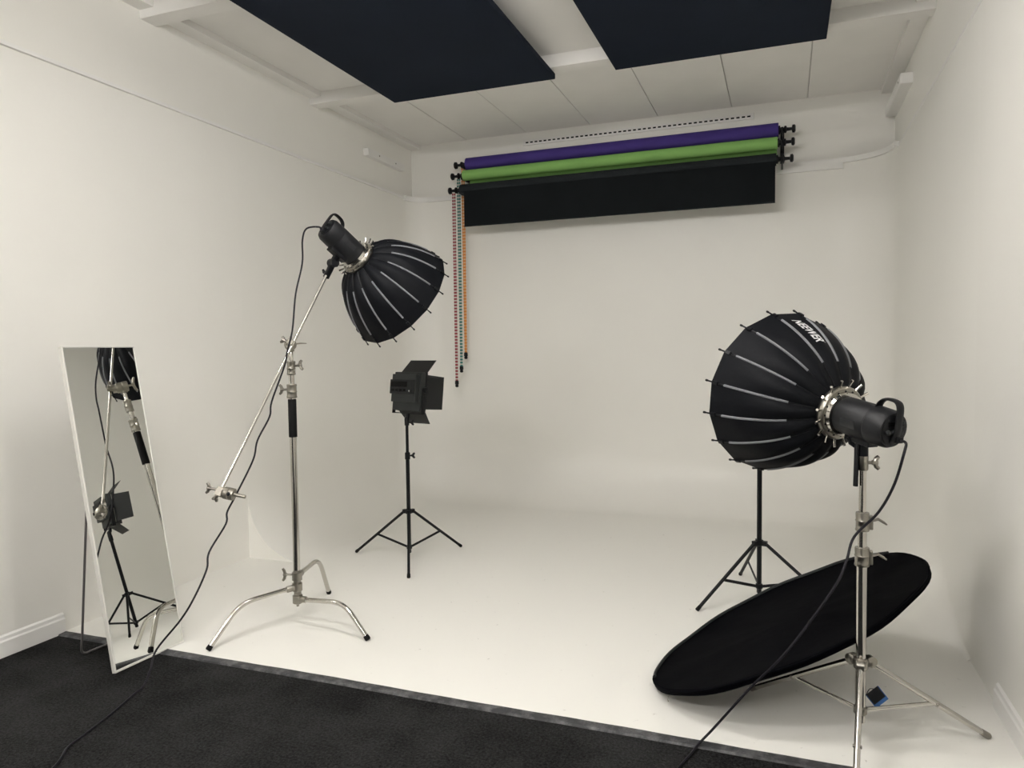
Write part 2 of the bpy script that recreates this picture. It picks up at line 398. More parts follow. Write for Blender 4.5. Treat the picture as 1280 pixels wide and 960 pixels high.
roller(1, 0.049, 'green_paper', 'green paper backdrop roll between the purple and black ones', -2.862, -0.057, 1.27, 'bead_teal', 'bead_white', -2.922, (2.965, 6.447))
roller(2, 0.050, 'black_paper', 'black paper backdrop roll partly pulled down below the green one', -2.872, -0.067, 1.13, 'bead_red', 'bead_white', -2.956, (2.597, 6.325))
t = thing('slotted_rail', 'white slotted rail on the wall above the backdrop rolls', 'rail', (-1.29, YB + 0.02, 3.40))
b = NB(); box(b, (-1.29, YB + 0.018, 3.395), (2.08, 0.02, 0.05), bev=0.002); obj('rail', b, 'trim_paint', t)
b = NB()
for i in range(46): box(b, (-2.29 + i * 2.0 / 45, YB + 0.008, 3.392), (0.027, 0.003, 0.013))
obj('slots', b, 'black_plastic', t)

# ------------------------------------------------------------------ softboxes and lamp heads
def lamp_frame(ring, ax):
    ax = V(ax).normalized(); a = ax.cross(V((0, 0, 1))).normalized(); bb = a.cross(ax).normalized()
    return V(ring), ax, a, bb
def profile(s, L, R):
    p0 = (0.0, 0.088); p1 = (0.09, 0.262); p2 = (L, R)
    h = (1 - s) ** 2 * p0[0] + 2 * s * (1 - s) * p1[0] + s * s * p2[0]
    r = (1 - s) ** 2 * p0[1] + 2 * s * (1 - s) * p1[1] + s * s * p2[1]
    return h, r
def softbox(name, label, ring, ax, L, Rtip, roll, text_between=None):
    o, ax, a, bb = lamp_frame(ring, ax); R = Rtip - 0.010
    t = thing(name, label, 'softbox', o)
    N = 16
    def P(s, th, out=0.0):
        h, r = profile(s, L, R)
        return o + ax * h + (a * math.cos(th) + bb * math.sin(th)) * (r + out)
    def nrm(s, th):
        h0, r0 = profile(max(s - 0.02, 0), L, R); h1, r1 = profile(min(s + 0.02, 1), L, R)
        d = V((h1 - h0, r1 - r0)).normalized()
        return ax * (-d.y) + (a * math.cos(th) + bb * math.sin(th)) * d.x
    def surf(s, v, i, off=0.0):
        """point of the panel i at lengthwise s, crosswise v in 0..1 (flat chord plus a soft bulge)"""
        t0 = roll + i * 2 * PI / N; t1 = t0 + 2 * PI / N
        c = P(s, t0).lerp(P(s, t1), v); n_ = nrm(s, (t0 + t1) / 2)
        bulge = 0.026 * math.sin(PI * v) * math.sin(PI * min(1, s * 1.12)) ** 0.8 * (1 - 0.9 * s) if s < 0.89 else 0.0
        return c + n_ * (bulge + off)
    for i in range(N):
        b = NB(); ns, nv = 14, 8
        quadstrip(b, [[surf(j / ns, k / nv, i) for k in range(nv + 1)] for j in range(ns + 1)])
        obj('fabric_panel', b, 'softbox_fabric', t, fixn=False)
        th = roll + i * 2 * PI / N
        b = NB(); path = [P(s, th, 0.001) for s in [0.03 + 0.97 * k / 12 for k in range(13)]]
        d = (path[-1] - path[-2]).normalized(); path.append(path[-1] + d * 0.022)
        tube(b, path, 0.0032, 6); lathe(b, path[-1] - d * 0.004, d, [(0, 0.0045), (0.008, 0.0045), (0.010, 0.003)], 8)
        box(b, P(0.955, th, 0.002), (0.014, 0.012, 0.022), frame(d, nrm(0.9, th)))
        rb = obj('rib', b, 'black_metal', t)
        b = NB(); rows = []
        tv = -a * math.sin(th) + bb * math.cos(th)
        for k in range(13):
            s = 0.27 + 0.60 * k / 12; n_ = nrm(s, th); p = P(s, th) + n_ * 0.0045
            rows.append([p - tv * 0.0050 - n_ * 0.003, p - tv * 0.0025 + n_ * 0.0022, p + tv * 0.0025 + n_ * 0.0022, p + tv * 0.0050 - n_ * 0.003])
        quadstrip(b, rows); bmesh.ops.solidify(b, geom=b.faces[:], thickness=0.001); obj('reflective_strip', b, 'reflective_strip', rb)
    # silver lining and rim hem
    b = NB(); rows = []
    for j in range(13):
        s = 0.02 + 0.975 * j / 12; rows.append([P(s, roll + k * 2 * PI / N) - nrm(s, roll + k * 2 * PI / N) * 0.007 for k in range(N + 1)])
    quadstrip(b, rows); bmesh.ops.remove_doubles(b, verts=b.verts, dist=0.0003); obj('lining', b, 'silver_lining', t, fixn=False)
    # speed ring with release tabs
    b = NB(); lathe(b, o, ax, [(-0.030, 0.068), (-0.030, 0.092), (-0.022, 0.098), (-0.008, 0.098), (0.004, 0.090), (0.006, 0.068), (-0.030, 0.068)], 48, cap=False)
    rg = obj('speed_ring', b, 'nickel', t)
    b = NB(); lathe(b, o, ax, [(-0.046, 0.066), (-0.046, 0.078), (-0.030, 0.082), (-0.028, 0.066)], 40, cap=False); obj('locking_collar', b, 'chrome', rg)
    for i in range(N):
        th = roll + i * 2 * PI / N; d = a * math.cos(th) + bb * math.sin(th)
        b = NB(); p = o + d * 0.090 - ax * 0.020
        tube(b, [p, p + d * 0.020 - ax * 0.006, p + d * 0.034 - ax * 0.012], [0.0040, 0.0046, 0.0050], 8); obj('release_tab', b, 'chrome', rg)
        d2 = a * math.cos(th + PI / N) + bb * math.sin(th + PI / N)
        b = NB(); lathe(b, o + d2 * 0.082 - ax * 0.0295, -ax, [(0, 0.0045), (0.003, 0.0035)], 8); obj('screw', b, 'black_metal', rg)
    if text_between is not None:
        i = text_between
        cu = bpy.data.curves.new('lettering', 'FONT'); cu.body = 'NEEWER'; cu.size = 1.0; cu.shear = 0.32; cu.space_character = 1.0; cu.offset = 0.022
        to = bpy.data.objects.new('lettering_source', cu); COL.objects.link(to); bpy.context.view_layer.update()
        me = bpy.data.meshes.new_from_object(to.evaluated_get(bpy.context.evaluated_depsgraph_get())); bpy.data.objects.remove(to)
        bt = NB(); bt.from_mesh(me); bmesh.ops.triangulate(bt, faces=bt.faces[:])
        bmesh.ops.subdivide_edges(bt, edges=[e for e in bt.edges if e.calc_length() > 0.3], cuts=2, use_grid_fill=False)
        xs = [v.co.x for v in bt.verts]; W = max(xs) - min(xs); x0 = min(xs)
        for v in bt.verts:
            u = (v.co.x - x0) / W; y = v.co.y
            s = 0.86 - 0.37 * u
            wdt = (P(s, roll).lerp(P(s, roll), 0) - P(s, roll + 2 * PI / N)).length
            vv = 0.50 - (y - 0.34) * 0.052 / wdt
            v.co = surf(s, vv, i, 0.0022)
        b2 = bt
        o_ = obj('lettering', b2, 'print_white', t, fixn=False); o_['label'] = 'white NEEWER lettering on the softbox fabric'
        cu = bpy.data.curves.new('mark', 'FONT'); cu.body = '\u00ae'
        to = bpy.data.objects.new('mark_source', cu); COL.objects.link(to); bpy.context.view_layer.update()
        me = bpy.data.meshes.new_from_object(to.evaluated_get(bpy.context.evaluated_depsgraph_get())); bpy.data.objects.remove(to)
        bt = NB(); bt.from_mesh(me)
        for v in bt.verts:
            s = 0.488 - 0.022 * v.co.x; vv = 0.36 - v.co.y * 0.10; v.co = surf(s, vv, i, 0.0022)
        obj('registered_mark', bt, 'print_white', t, fixn=False)
    return t
def lamp_head(label, ring, ax, mount, handle_drop, lever):
    o, ax, a, bb = lamp_frame(ring, ax); B = -ax
    t = thing('studio_light', label, 'studio light', o)
    b = NB(); lathe(b, o, B, [(0.030, 0.050), (0.034, 0.063), (0.052, 0.066), (0.175, 0.067), (0.177, 0.0655), (0.180, 0.0655), (0.182, 0.067), (0.236, 0.065), (0.250, 0.058), (0.2505, 0.053)], 40); obj('body', b, 'lamp_body', t)
    b = NB(); lathe(b, o, B, [(0.2495, 0.052), (0.2525, 0.052), (0.2535, 0.048)], 32); rp = obj('rear_panel', b, 'black_plastic', t)
    F = Matrix((a, bb, B)).transposed()
    def L(x, y, h): return o + a * x + bb * y + B * h
    for (x, y, w_, h_) in ((-0.015, 0.022, 0.03, 0.016),):
        b = NB(); box(b, L(x, y, 0.255), (w_, h_, 0.004), F, 0.001); obj('screen', b, 'screen_black', rp)
    for (x, y) in ((0.028, 0.022), (-0.03, -0.006), (-0.005, -0.006), (0.022, -0.006)):
        b = NB(); lathe(b, L(x, y, 0.252), B, [(0, 0.009), (0.012, 0.008), (0.013, 0.006)], 16); obj('dial', b, 'led_dark', rp)
    b = NB(); box(b, L(0.012, -0.030, 0.262), (0.026, 0.020, 0.024), F, 0.003); obj('power_socket', b, 'black_plastic', rp)
    # carrying handle: a flat strap arching over the rear end
    pts = smooth_path([L(0, 0.060, 0.176), L(0, 0.082, 0.186), L(0, 0.096, 0.208), L(0, 0.096, 0.246), L(0, 0.080, 0.262), L(0, 0.040, 0.266), L(0, -0.008, 0.266), L(0, -0.045, 0.252)], 6)
    b = NB(); tube(b, pts, 0.016, 10, flat=(0.32, 1.0), up=bb if False else (pts[1] - pts[0]).cross(a)); obj('carry_handle', b, 'black_plastic', t)
    # dark name plate on the flank
    for sgn in (-1, 1):
        b = NB(); rows = []
        for k in range(6):
            an = -0.35 + 0.42 * k / 5
            d = a * math.cos(an) * sgn + bb * math.sin(an)
            rows.append([o + d * 0.0678 + B * 0.085, o + d * 0.0678 + B * 0.150])
        quadstrip(b, rows); obj('name_plate', b, 'lamp_label', t)
    # tilt bracket under the body down to the stand's spigot
    m = V(mount); top = L(0, -0.062, 0.125)
    b = NB(); box(b, L(0, -0.071, 0.125), (0.045, 0.020, 0.11), F, 0.003); br = obj('mount_rail', b, 'black_metal', t)
    b = NB(); c = m + V((0, 0, 0.055)) if abs(ax.z) < 0.4 else m.lerp(top, 0.5)
    lathe(b, c - a * 0.026, a, [(0, 0.014), (0.003, 0.024), (0.049, 0.024), (0.052, 0.014)], 20)
    tube(b, [top, c], [0.017, 0.019], 12); tube(b, [c, m, m - (c - m).normalized() * 0.03], [0.018, 0.017, 0.017], 14)
    obj('tilt_bracket', b, 'black_metal', t)
    b = NB(); k = m.lerp(c, 0.1)
    tube(b, [k, k + V(lever) * 0.035], 0.006, 8); tube(b, [k + V(lever) * 0.03, k + V(lever) * 0.045 + V((0, 0, 0.012)), k + V(lever) * 0.055 + V((0, 0, 0.03))], [0.007, 0.009, 0.006], 8); obj('tightening_lever', b, 'black_plastic', t)
    if handle_drop:
        d = V(handle_drop); b = NB(); tube(b, [c + d * 0.2, c + d * 0.9 + V((0, 0, -0.05)), c + d + V((0, 0, -0.19))], [0.010, 0.011, 0.012], 10, flat=(1, 0.7)); obj('tilt_handle', b, 'black_plastic', t)
    return t, L
R1, A1 = (-2.1438, 3.4138, 1.9371), (0.3208, 0.7487, -0.5802)
R2, A2 = (0.1804, 2.8701, 1.2043), (-0.641, 0.7484, 0.1702)
softbox('softbox', 'black ribbed parabolic softbox raised high on the boom arm', R1, A1, 0.334, 0.327, 0.4562)
softbox('softbox', 'black ribbed parabolic softbox with white lettering, on the three-legged chrome stand', R2, A2, 0.3214, 0.3323, 0.2308, text_between=3)
U1 = V((-2.262, 3.290, 1.862))
ST2 = V((0.262, 2.805, 0.0))
_, LA = lamp_head('black studio light at the upper end of the boom arm', R1, A1, U1, None, (-0.8, 0.2, -0.3))
_, LB = lamp_head('black studio light on top of the three-legged chrome stand', R2, A2, (ST2.x, ST2.y, 1.085), (-0.024, -0.012, 0), (-0.9, -0.2, 0))

# ------------------------------------------------------------------ C-stand with boom arm
PC = V((-2.403, 3.142, 0))
def wing_knob(b, p, d, ln=0.035, sz=0.022):
    p = V(p); d = V(d).normalized()
    tube(b, [p, p + d * ln], 0.006, 8)
    F = frame(d); q = p + d * ln
    lathe(b, q, d, [(-0.008, 0.009), (0.010, 0.009)], 10)
    for s in (-1, 1):
        tube(b, [q, q + F @ V((0, s * sz * 0.8, 0.006)), q + F @ V((0, s * sz * 1.25, 0.014))], [0.0075, 0.008, 0.006], 8)
cs = thing('c_stand', 'chrome C-stand with bent turtle-base legs and a black grip sleeve', 'light stand', PC)
for k, (foot, s, zb, zh) in enumerate((((-2.601, 2.716), 0.64, 0.185, 0.205), ((-1.939, 3.071), 0.66, 0.160, 0.140), ((-2.526, 3.595), 0.67, 0.250, 0.262))):
    f2 = V((foot[0], foot[1], 0)); d = f2 - PC
    p0 = PC + V((0, 0, zh)) + d.normalized() * 0.03; pc_ = PC + d * (s + 0.02) + V((0, 0, zb + 0.012)); p4 = f2 + V((0, 0, 0.018))
    p1 = pc_.lerp(p0, 0.30); p3 = pc_.lerp(p4, 0.34)
    path = [p0, p0.lerp(p1, 0.5)] + [p1 * (1 - q) ** 2 + pc_ * (2 * q * (1 - q)) + p3 * q * q for q in [k_ / 12 for k_ in range(13)]] + [p3.lerp(p4, 0.5), p4]
    b = NB(); tube(b, path, 0.0125, 14); lg = obj('leg', b, 'chrome', cs)
    b = NB(); dd = (p4 - p3).normalized(); lathe(b, p4 - dd * 0.012, dd, [(0, 0.0135), (0.018, 0.0145), (0.024, 0.012)], 14); obj('rubber_foot', b, 'rubber', lg)
    b = NB(); hd = d.normalized(); lathe(b, PC + V((0, 0, zh)) + hd * 0.012, (p1 - p0), [(0, 0.017), (0.045, 0.017), (0.05, 0.014)], 16)
    lathe(b, PC + V((0, 0, zh - 0.024)), (0, 0, 1), [(0, 0.020), (0.004, 0.026), (0.044, 0.026), (0.048, 0.020)], 20); obj('leg_collar', b, 'nickel', cs)
b = NB(); lathe(b, PC + V((0, 0, 0.10)), (0, 0, 1), [(0, 0.006), (0.012, 0.008), (0.014, 0.015), (0.03, 0.019), (0.19, 0.019), (0.20, 0.016)], 20); obj('hub', b, 'nickel', cs)
b = NB(); wing_knob(b, PC + V((-0.012, -0.012, 0.272)), (-0.9, -0.25, 0), 0.045, 0.026); obj('hub_knob', b, 'nickel', cs)
b = NB(); lathe(b, PC + V((0, 0, 0.28)), (0, 0, 1), [(0, 0.0175), (0.965, 0.0175)], 24); obj('column', b, 'chrome', cs)
b = NB(); lathe(b, PC + V((0, 0, 1.0)), (0, 0, 1), [(0, 0.0195), (0.002, 0.0215), (0.196, 0.0215), (0.199, 0.0195)], 24); obj('grip_sleeve', b, 'rubber', cs)
for z, kd, r_ in ((1.205, (-0.9, -0.35, 0), 0.025), (1.325, (0.85, 0.3, 0.1), 0.021)):
    b = NB(); lathe(b, PC + V((0, 0, z)), (0, 0, 1), [(0, r_), (0.006, r_ + 0.002), (0.012, r_), (0.030, r_), (0.033, r_ + 0.002), (0.038, r_), (0.060, r_), (0.066, r_ + 0.002), (0.072, r_)], 24); cl = obj('collar', b, 'nickel', cs)
    b = NB(); wing_knob(b, PC + V((0, 0, z + 0.045)) + V(kd) * r_ * 0.8, kd, 0.030, 0.020); obj('knob', b, 'nickel', cl)
b = NB(); lathe(b, PC + V((0, 0, 1.27)), (0, 0, 1), [(0, 0.0145), (0.06, 0.0145)], 20); obj('riser', b, 'chrome', cs)
b = NB(); lathe(b, PC + V((0, 0, 1.39)), (0, 0, 1), [(0, 0.0115), (0.075, 0.0115), (0.08, 0.009)], 20); obj('riser', b, 'chrome', cs)

LE = V((-2.520, 2.735, 0.782)); GP = V((-2.368, 3.092, 1.492)); UE = V((-2.268, 3.284, 1.852))
bd_ = (UE - LE).normalized()
bo = thing('boom_arm', 'slim chrome boom arm clamped slantwise to the C-stand', 'boom arm', GP)
b = NB(); tube(b, [LE - bd_ * 0.012, UE], 0.0080, 14); obj('tube', b, 'chrome', bo)
# grip head at the stand: body along the line from the column to the arm
topc = PC + V((0, 0, 1.482))
gd = (GP - topc); gd.z = 0; gd.normalize(); gs = V((-gd.y, gd.x, 0))
b = NB(); lathe(b, topc - gd * 0.030, gd, [(0, 0.018), (0.003, 0.030), (0.030, 0.031), (0.033, 0.028), (0.037, 0.031), (0.062, 0.031), (0.066, 0.026), (0.085, 0.024)], 24)
lathe(b, topc - V((0, 0, 0.035)), (0, 0, 1), [(0, 0.018), (0.03, 0.020)], 18)
box(b, GP, (0.030, 0.040, 0.030), frame(bd_, gd), 0.004); gh = obj('grip_head', b, 'cast_metal', bo)
b = NB(); wing_knob(b, topc - gd * 0.028, -gd, 0.028, 0.034); obj('grip_knob', b, 'cast_metal', gh)
b = NB(); wing_knob(b, GP + gd * 0.014, V((-0.85, -0.2, 0.35)), 0.034, 0.012); obj('lock_screw', b, 'dull_steel', gh)
b = NB(); p = topc + gs * 0.02 + V((0, 0, 0.004)); tube(b, [p, p + V((0.03, 0.012, 0.003)), p + V((0.058, 0.022, 0.002))], [0.009, 0.008, 0.005], 8, flat=(0.5, 1)); obj('t_handle', b, 'cast_metal', gh)
# grip head clamped to the low end
cr_ = V((0.93, 0.30, -0.20)).normalized()
b = NB(); box(b, LE, (0.036, 0.036, 0.046), frame(bd_, cr_), 0.004)
lathe(b, LE + cr_ * 0.012, cr_, [(0, 0.020), (0.010, 0.029), (0.030, 0.030), (0.033, 0.027), (0.036, 0.030), (0.056, 0.029), (0.058, 0.011), (0.066, 0.011), (0.067, 0.0085), (0.112, 0.0085), (0.113, 0.006)], 22)
eg = obj('end_grip_head', b, 'cast_metal', bo)
b = NB(); wing_knob(b, LE - cr_ * 0.016 + V((0, 0, 0.008)), V((-0.93, -0.25, 0.15)), 0.038, 0.020); obj('grip_knob', b, 'dull_steel', eg)
b = NB(); lathe(b, LE + cr_ * 0.05 + V((0.006, -0.012, 0.004)) , V((0.35, -0.9, 0.1)), [(0, 0.0085), (0.019, 0.0085), (0.020, 0.007)], 12); obj('socket_hole', b, 'black_plastic', eg)
b = NB(); wing_knob(b, LE - bd_ * 0.018 - cr_ * 0.006, V((-0.5, -0.1, -0.85)), 0.016, 0.010); obj('lock_screw', b, 'dull_steel', eg)

# ------------------------------------------------------------------ black tripods with LED panels
def tripod(label, c, feet, ztop, zk):
    c = V((c[0], c[1], 0)); t = thing('light_stand', label, 'light stand', c)
    b = NB(); lathe(b, c, (0, 0, 1), [(0.045, 0.010), (0.05, 0.0135), (zk, 0.0135)], 16); obj('pole', b, 'black_metal', t)
    b = NB(); lathe(b, c, (0, 0, 1), [(zk - 0.01, 0.0105), (ztop, 0.0105)], 16); obj('upper_pole', b, 'black_metal', t)
    b = NB(); lathe(b, c + V((0, 0, zk - 0.03)), (0, 0, 1), [(0, 0.015), (0.003, 0.018), (0.045, 0.018), (0.05, 0.013)], 16); cl = obj('collar', b, 'black_plastic', t)
    b = NB(); wing_knob(b, c + V((0.012, 0.006, zk - 0.004)), (0.88, 0.47, 0), 0.022, 0.014); obj('knob', b, 'black_plastic', cl)
    b = NB(); lathe(b, c + V((0, 0, 0.318)), (0, 0, 1), [(0, 0.016), (0.003, 0.022), (0.032, 0.022), (0.035, 0.016)], 16)
    for f in feet:
        d = (V((f[0], f[1], 0)) - c).normalized(); box(b, c + d * 0.028 + V((0, 0, 0.334)), (0.024, 0.026, 0.030), frame(d))
    obj('leg_collar', b, 'black_plastic', t)
    b = NB(); lathe(b, c + V((0, 0, 0.072)), (0, 0, 1), [(0, 0.015), (0.003, 0.019), (0.026, 0.019), (0.03, 0.015)], 16); obj('brace_collar', b, 'black_plastic', t)
    for f in feet:
        f = V((f[0], f[1], 0)); d = (f - c).normalized(); p0 = c + d * 0.034 + V((0, 0, 0.334)); p1 = f + V((0, 0, 0.014))
        b = NB(); tube(b, [p0, p1], 0.0095, 10); lg = obj('leg', b, 'black_metal', t)
        dd = (p1 - p0).normalized(); b = NB(); lathe(b, p1 - dd * 0.02, dd, [(0, 0.0105), (0.024, 0.0115), (0.028, 0.009)], 10); obj('rubber_foot', b, 'rubber', lg)
        b = NB(); q = p0.lerp(p1, 0.56); tube(b, [c + d * 0.018 + V((0, 0, 0.088)), q], 0.0085, 8, flat=(1, 0.55)); obj('brace', b, 'black_metal', t)
    return t
def led_panel(label, c, z, fx, fy, pitch):
    """LED panel with its back control box and four barn doors; (fx, fy) the way it faces"""
    f = V((fx, fy, 0)).normalized(); r = V((f.y, -f.x, 0)); u = V((0, 0, 1))
    q = Matrix.Rotation(-pitch, 3, r); f2 = q @ f; u2 = q @ u
    F = Matrix((r, u2, f2)).transposed(); o = V((c[0], c[1], z))
    t = thing('led_panel', label, 'LED panel', (c[0], c[1], z - 0.21))
    def L(x, y, d): return o + r * x + u2 * y + f2 * d
    W, H = 0.255, 0.265
    b = NB(); box(b, L(0, 0, 0.030), (W, H, 0.045), F, 0.005); obj('body', b, 'led_grey', t)
    b = NB(); box(b, L(0, 0, 0.056), (W - 0.02, H - 0.02, 0.006), F); obj('led_face', b, 'led_front', t)
    b = NB(); box(b, L(0, 0.02, -0.010), (W - 0.03, H - 0.075, 0.040), F, 0.004); bk = obj('back_housing', b, 'led_grey', t)
    b = NB(); box(b, L(-0.004, 0.028, -0.036), (W - 0.03, 0.098, 0.016), F, 0.004); cp = obj('control_panel', b, 'led_dark', t)
    b = NB(); box(b, L(-0.028, 0.045, -0.045), (0.15, 0.038, 0.003), F, 0.001); obj('screen', b, 'screen_black', cp)
    for i in range(4):
        b = NB(); box(b, L(-0.085 + i * 0.036, 0.004, -0.0455), (0.022, 0.018, 0.004), F, 0.001); obj('button', b, 'screen_black', cp)
    b = NB(); lathe(b, L(0.078, 0.000, -0.044), -f2, [(0, 0.012), (0.008, 0.011)], 14); obj('dial', b, 'led_grey', cp)
    b = NB(); lathe(b, L(0.078, 0.000, -0.0522), -f2, [(0, 0.005), (0.001, 0.005)], 10); obj('dial_mark', b, 'print_white', cp)
    # U yoke with side knobs
    b = NB()
    for s in (-1, 1):
        box(b, L(s * (W / 2 + 0.010), -0.065, 0.03), (0.005, 0.17, 0.026), F)
        lathe(b, L(s * (W / 2 + 0.004), 0.01, 0.03), r * s, [(0, 0.012), (0.010, 0.012), (0.012, 0.020), (0.032, 0.020), (0.035, 0.014)], 16)
    box(b, L(0, -0.15, 0.03), (W + 0.025, 0.006, 0.026), F); yk = obj('yoke', b, 'black_plastic', t)
    b = NB(); p = V((c[0], c[1], z - 0.235)); yb = L(0, -0.152, 0.03)
    tube(b, [p, p + V((0, 0, 0.045)), p.lerp(yb, 0.7), yb], [0.016, 0.017, 0.014, 0.013], 12); wing_knob(b, p + V((0.012, 0, 0.02)), (0.8, 0.4, 0), 0.022, 0.014); obj('spigot_mount', b, 'black_plastic', yk)
    # barn doors (tapering flaps hinged on the front edges)
    b = NB(); 
    for s in (-1, 1):
        box(b, L(s * (W / 2 - 0.004), 0, 0.062), (0.012, H, 0.010), F); box(b, L(0, s * (H / 2 - 0.004), 0.062), (W, 0.012, 0.010), F)
    obj('door_frame', b, 'led_dark', t)
    def door(edge, out, half, h2, ang, ln):
        d = f2 * math.cos(ang) + out * math.sin(ang); p = o + out * edge + f2 * 0.066
        s_ = f2.cross(out).normalized(); n_ = d.cross(s_).normalized()
        b = NB(); vs = []
        for q_ in (-1, 1):
            vs.append([b.verts.new(p + s_ * x + d * y + n_ * 0.0012 * q_) for x, y in ((-half, 0), (half, 0), (h2, ln), (-h2, ln))])
        b.faces.new(vs[0][::-1]); b.faces.new(vs[1])
        for k in range(4): b.faces.new((vs[0][k], vs[0][(k + 1) % 4], vs[1][(k + 1) % 4], vs[1][k]))
        dr = obj('barn_door', b, 'door_grey', t)
        b = NB(); rod(b, p - s_ * half * 0.85, p + s_ * half * 0.85, 0.0035, 8); obj('hinge', b, 'black_metal', dr)
    door(H / 2, u2, 0.125, 0.122, math.radians(48), 0.125)
    door(H / 2, -u2, 0.125, 0.105, math.radians(46), 0.115)
    door(W / 2, r, 0.118, 0.112, math.radians(22), 0.125)
    door(W / 2, -r, 0.118, 0.112, math.radians(22), 0.125)
    return t
T2 = (-2.419, 4.395); T3 = (-0.125, 4.28)
tripod('black tripod stand under the LED panel between C-stand and back wall', T2, [(-2.853, 4.41), (-2.203, 4.771), (-2.217, 4.011)], 0.99, 0.725)
led_panel('grey LED panel with barn doors on the stand near the bead chains', T2, 1.165, 0.28, 0.96, math.radians(7))
tripod('black tripod stand standing behind the black oval reflector', T3, [(-0.434, 4.001), (-0.249, 4.712), (0.305, 4.16)], 0.90, 0.84)
led_panel('grey LED panel with barn doors hidden behind the lettered softbox, seen in the mirror', T3, 1.075, -0.30, 0.95, math.radians(5))

# ------------------------------------------------------------------ chrome stand on the right
s2 = thing('light_stand', 'chrome three-legged stand under the lettered softbox', 'light stand', ST2)
F2 = [V((0.702, 3.021, 0)), V((-0.118, 3.132, 0)), V((0.205, 2.335, 0))]
for z0, z1, r_ in ((0.10, 0.69, 0.0170), (0.68, 0.85, 0.0145), (0.84, 1.07, 0.0120)):
    b = NB(); lathe(b, ST2 + V((0, 0, z0)), (0, 0, 1), [(0, r_ * .8), (0.002, r_), (z1 - z0, r_)], 20); obj('column', b, 'chrome', s2)
for z, r_ in ((0.665, 0.0235), (0.79, 0.0215)):
    b = NB(); lathe(b, ST2 + V((0, 0, z)), (0, 0, 1), [(0, r_), (0.005, r_ + 0.002), (0.012, r_), (0.034, r_), (0.037, r_ + 0.002), (0.042, r_), (0.062, r_ + 0.001), (0.066, r_)], 22)
    box(b, ST2 + V((0.020, 0.008, z + 0.030)), (0.03, 0.022, 0.05), None, 0.003); cl = obj('collar', b, 'nickel', s2)
    b = NB(); p = ST2 + V((0.034, 0.012, z + 0.035)); tube(b, [p, p + V((0.018, 0.006, 0.006)), p + V((0.036, 0.012, -0.006)), p + V((0.046, 0.016, -0.014))], [0.006, 0.0085, 0.008, 0.005], 8, flat=(0.6, 1)); obj('lever', b, 'dull_steel', cl)
b = NB(); lathe(b, ST2 + V((0, 0, 1.005)), (0, 0, 1), [(0, 0.015), (0.004, 0.0175), (0.050, 0.0175), (0.055, 0.013)], 18); cl = obj('spigot_socket', b, 'nickel', s2)
b = NB(); wing_knob(b, ST2 + V((0.014, 0.004, 1.032)), (0.95, 0.25, 0), 0.024, 0.018); obj('knob', b, 'nickel', cl)
b = NB(); lathe(b, ST2 + V((0, 0, 0.295)), (0, 0, 1), [(0, 0.022), (0.004, 0.025), (0.034, 0.025), (0.038, 0.021)], 22)
for f in F2:
    d = (f - ST2).normalized(); lathe(b, ST2 + d * 0.036 + V((0, 0, 0.318)) - d.cross(V((0, 0, 1))) * 0.015, d.cross(V((0, 0, 1))), [(0, 0.014), (0.003, 0.020), (0.027, 0.020), (0.03, 0.014)], 16)
obj('leg_collar', b, 'nickel', s2)
b = NB(); lathe(b, ST2 + V((0, 0, 0.130)), (0, 0, 1), [(0, 0.020), (0.003, 0.023), (0.025, 0.023), (0.028, 0.019)], 20); obj('brace_collar', b, 'nickel', s2)
for f in F2:
    d = (f - ST2).normalized(); p0 = ST2 + d * 0.040 + V((0, 0, 0.312)); p1 = f + V((0, 0, 0.016))
    b = NB(); tube(b, [p0, p1], 0.0105, 12); lg = obj('leg', b, 'chrome', s2)
    dd = (p1 - p0).normalized(); b = NB(); lathe(b, p1 - dd * 0.03, dd, [(0, 0.0115), (0.034, 0.0125), (0.040, 0.009)], 12); obj('rubber_foot', b, 'dull_steel', lg)
    q = p0.lerp(p1, 0.55); b = NB(); tube(b, [ST2 + d * 0.020 + V((0, 0, 0.144)), q], 0.0085, 10, flat=(1, 0.6)); br = obj('brace', b, 'chrome', s2)
    b = NB(); sd = d.cross(V((0, 0, 1))); lathe(b, q - sd * 0.014, sd, [(0, 0.004), (0.002, 0.006), (0.026, 0.006), (0.028, 0.004)], 10); obj('rivet', b, 'dull_steel', br)
tg = thing('hang_tag', 'small black and blue card tag hanging on the chrome stand', 'tag', ST2 + V((0.05, 0.02, 0.19)))
Ft = Matrix.Rotation(math.radians(20), 3, 'Z') @ Matrix.Rotation(math.radians(-38), 3, 'Y')
b = NB(); box(b, ST2 + V((0.056, 0.028, 0.186)), (0.056, 0.003, 0.062), Ft, 0.001); obj('card', b, 'tag_blue', tg)
b = NB(); box(b, ST2 + V((0.052, 0.0255, 0.192)), (0.050, 0.003, 0.048), Ft, 0.001); obj('cover', b, 'black_plastic', tg)
b = NB(); box(b, ST2 + V((0.046, 0.0235, 0.198)), (0.020, 0.0015, 0.003), Ft); obj('print_line', b, 'print_white', tg)
b = NB(); tube(b, smooth_path([ST2 + V((0.018, 0.0, 0.20)), ST2 + V((0.03, 0.012, 0.218)), ST2 + V((0.046, 0.022, 0.216))], 4), 0.0015, 6); obj('string', b, 'cable_black', tg)

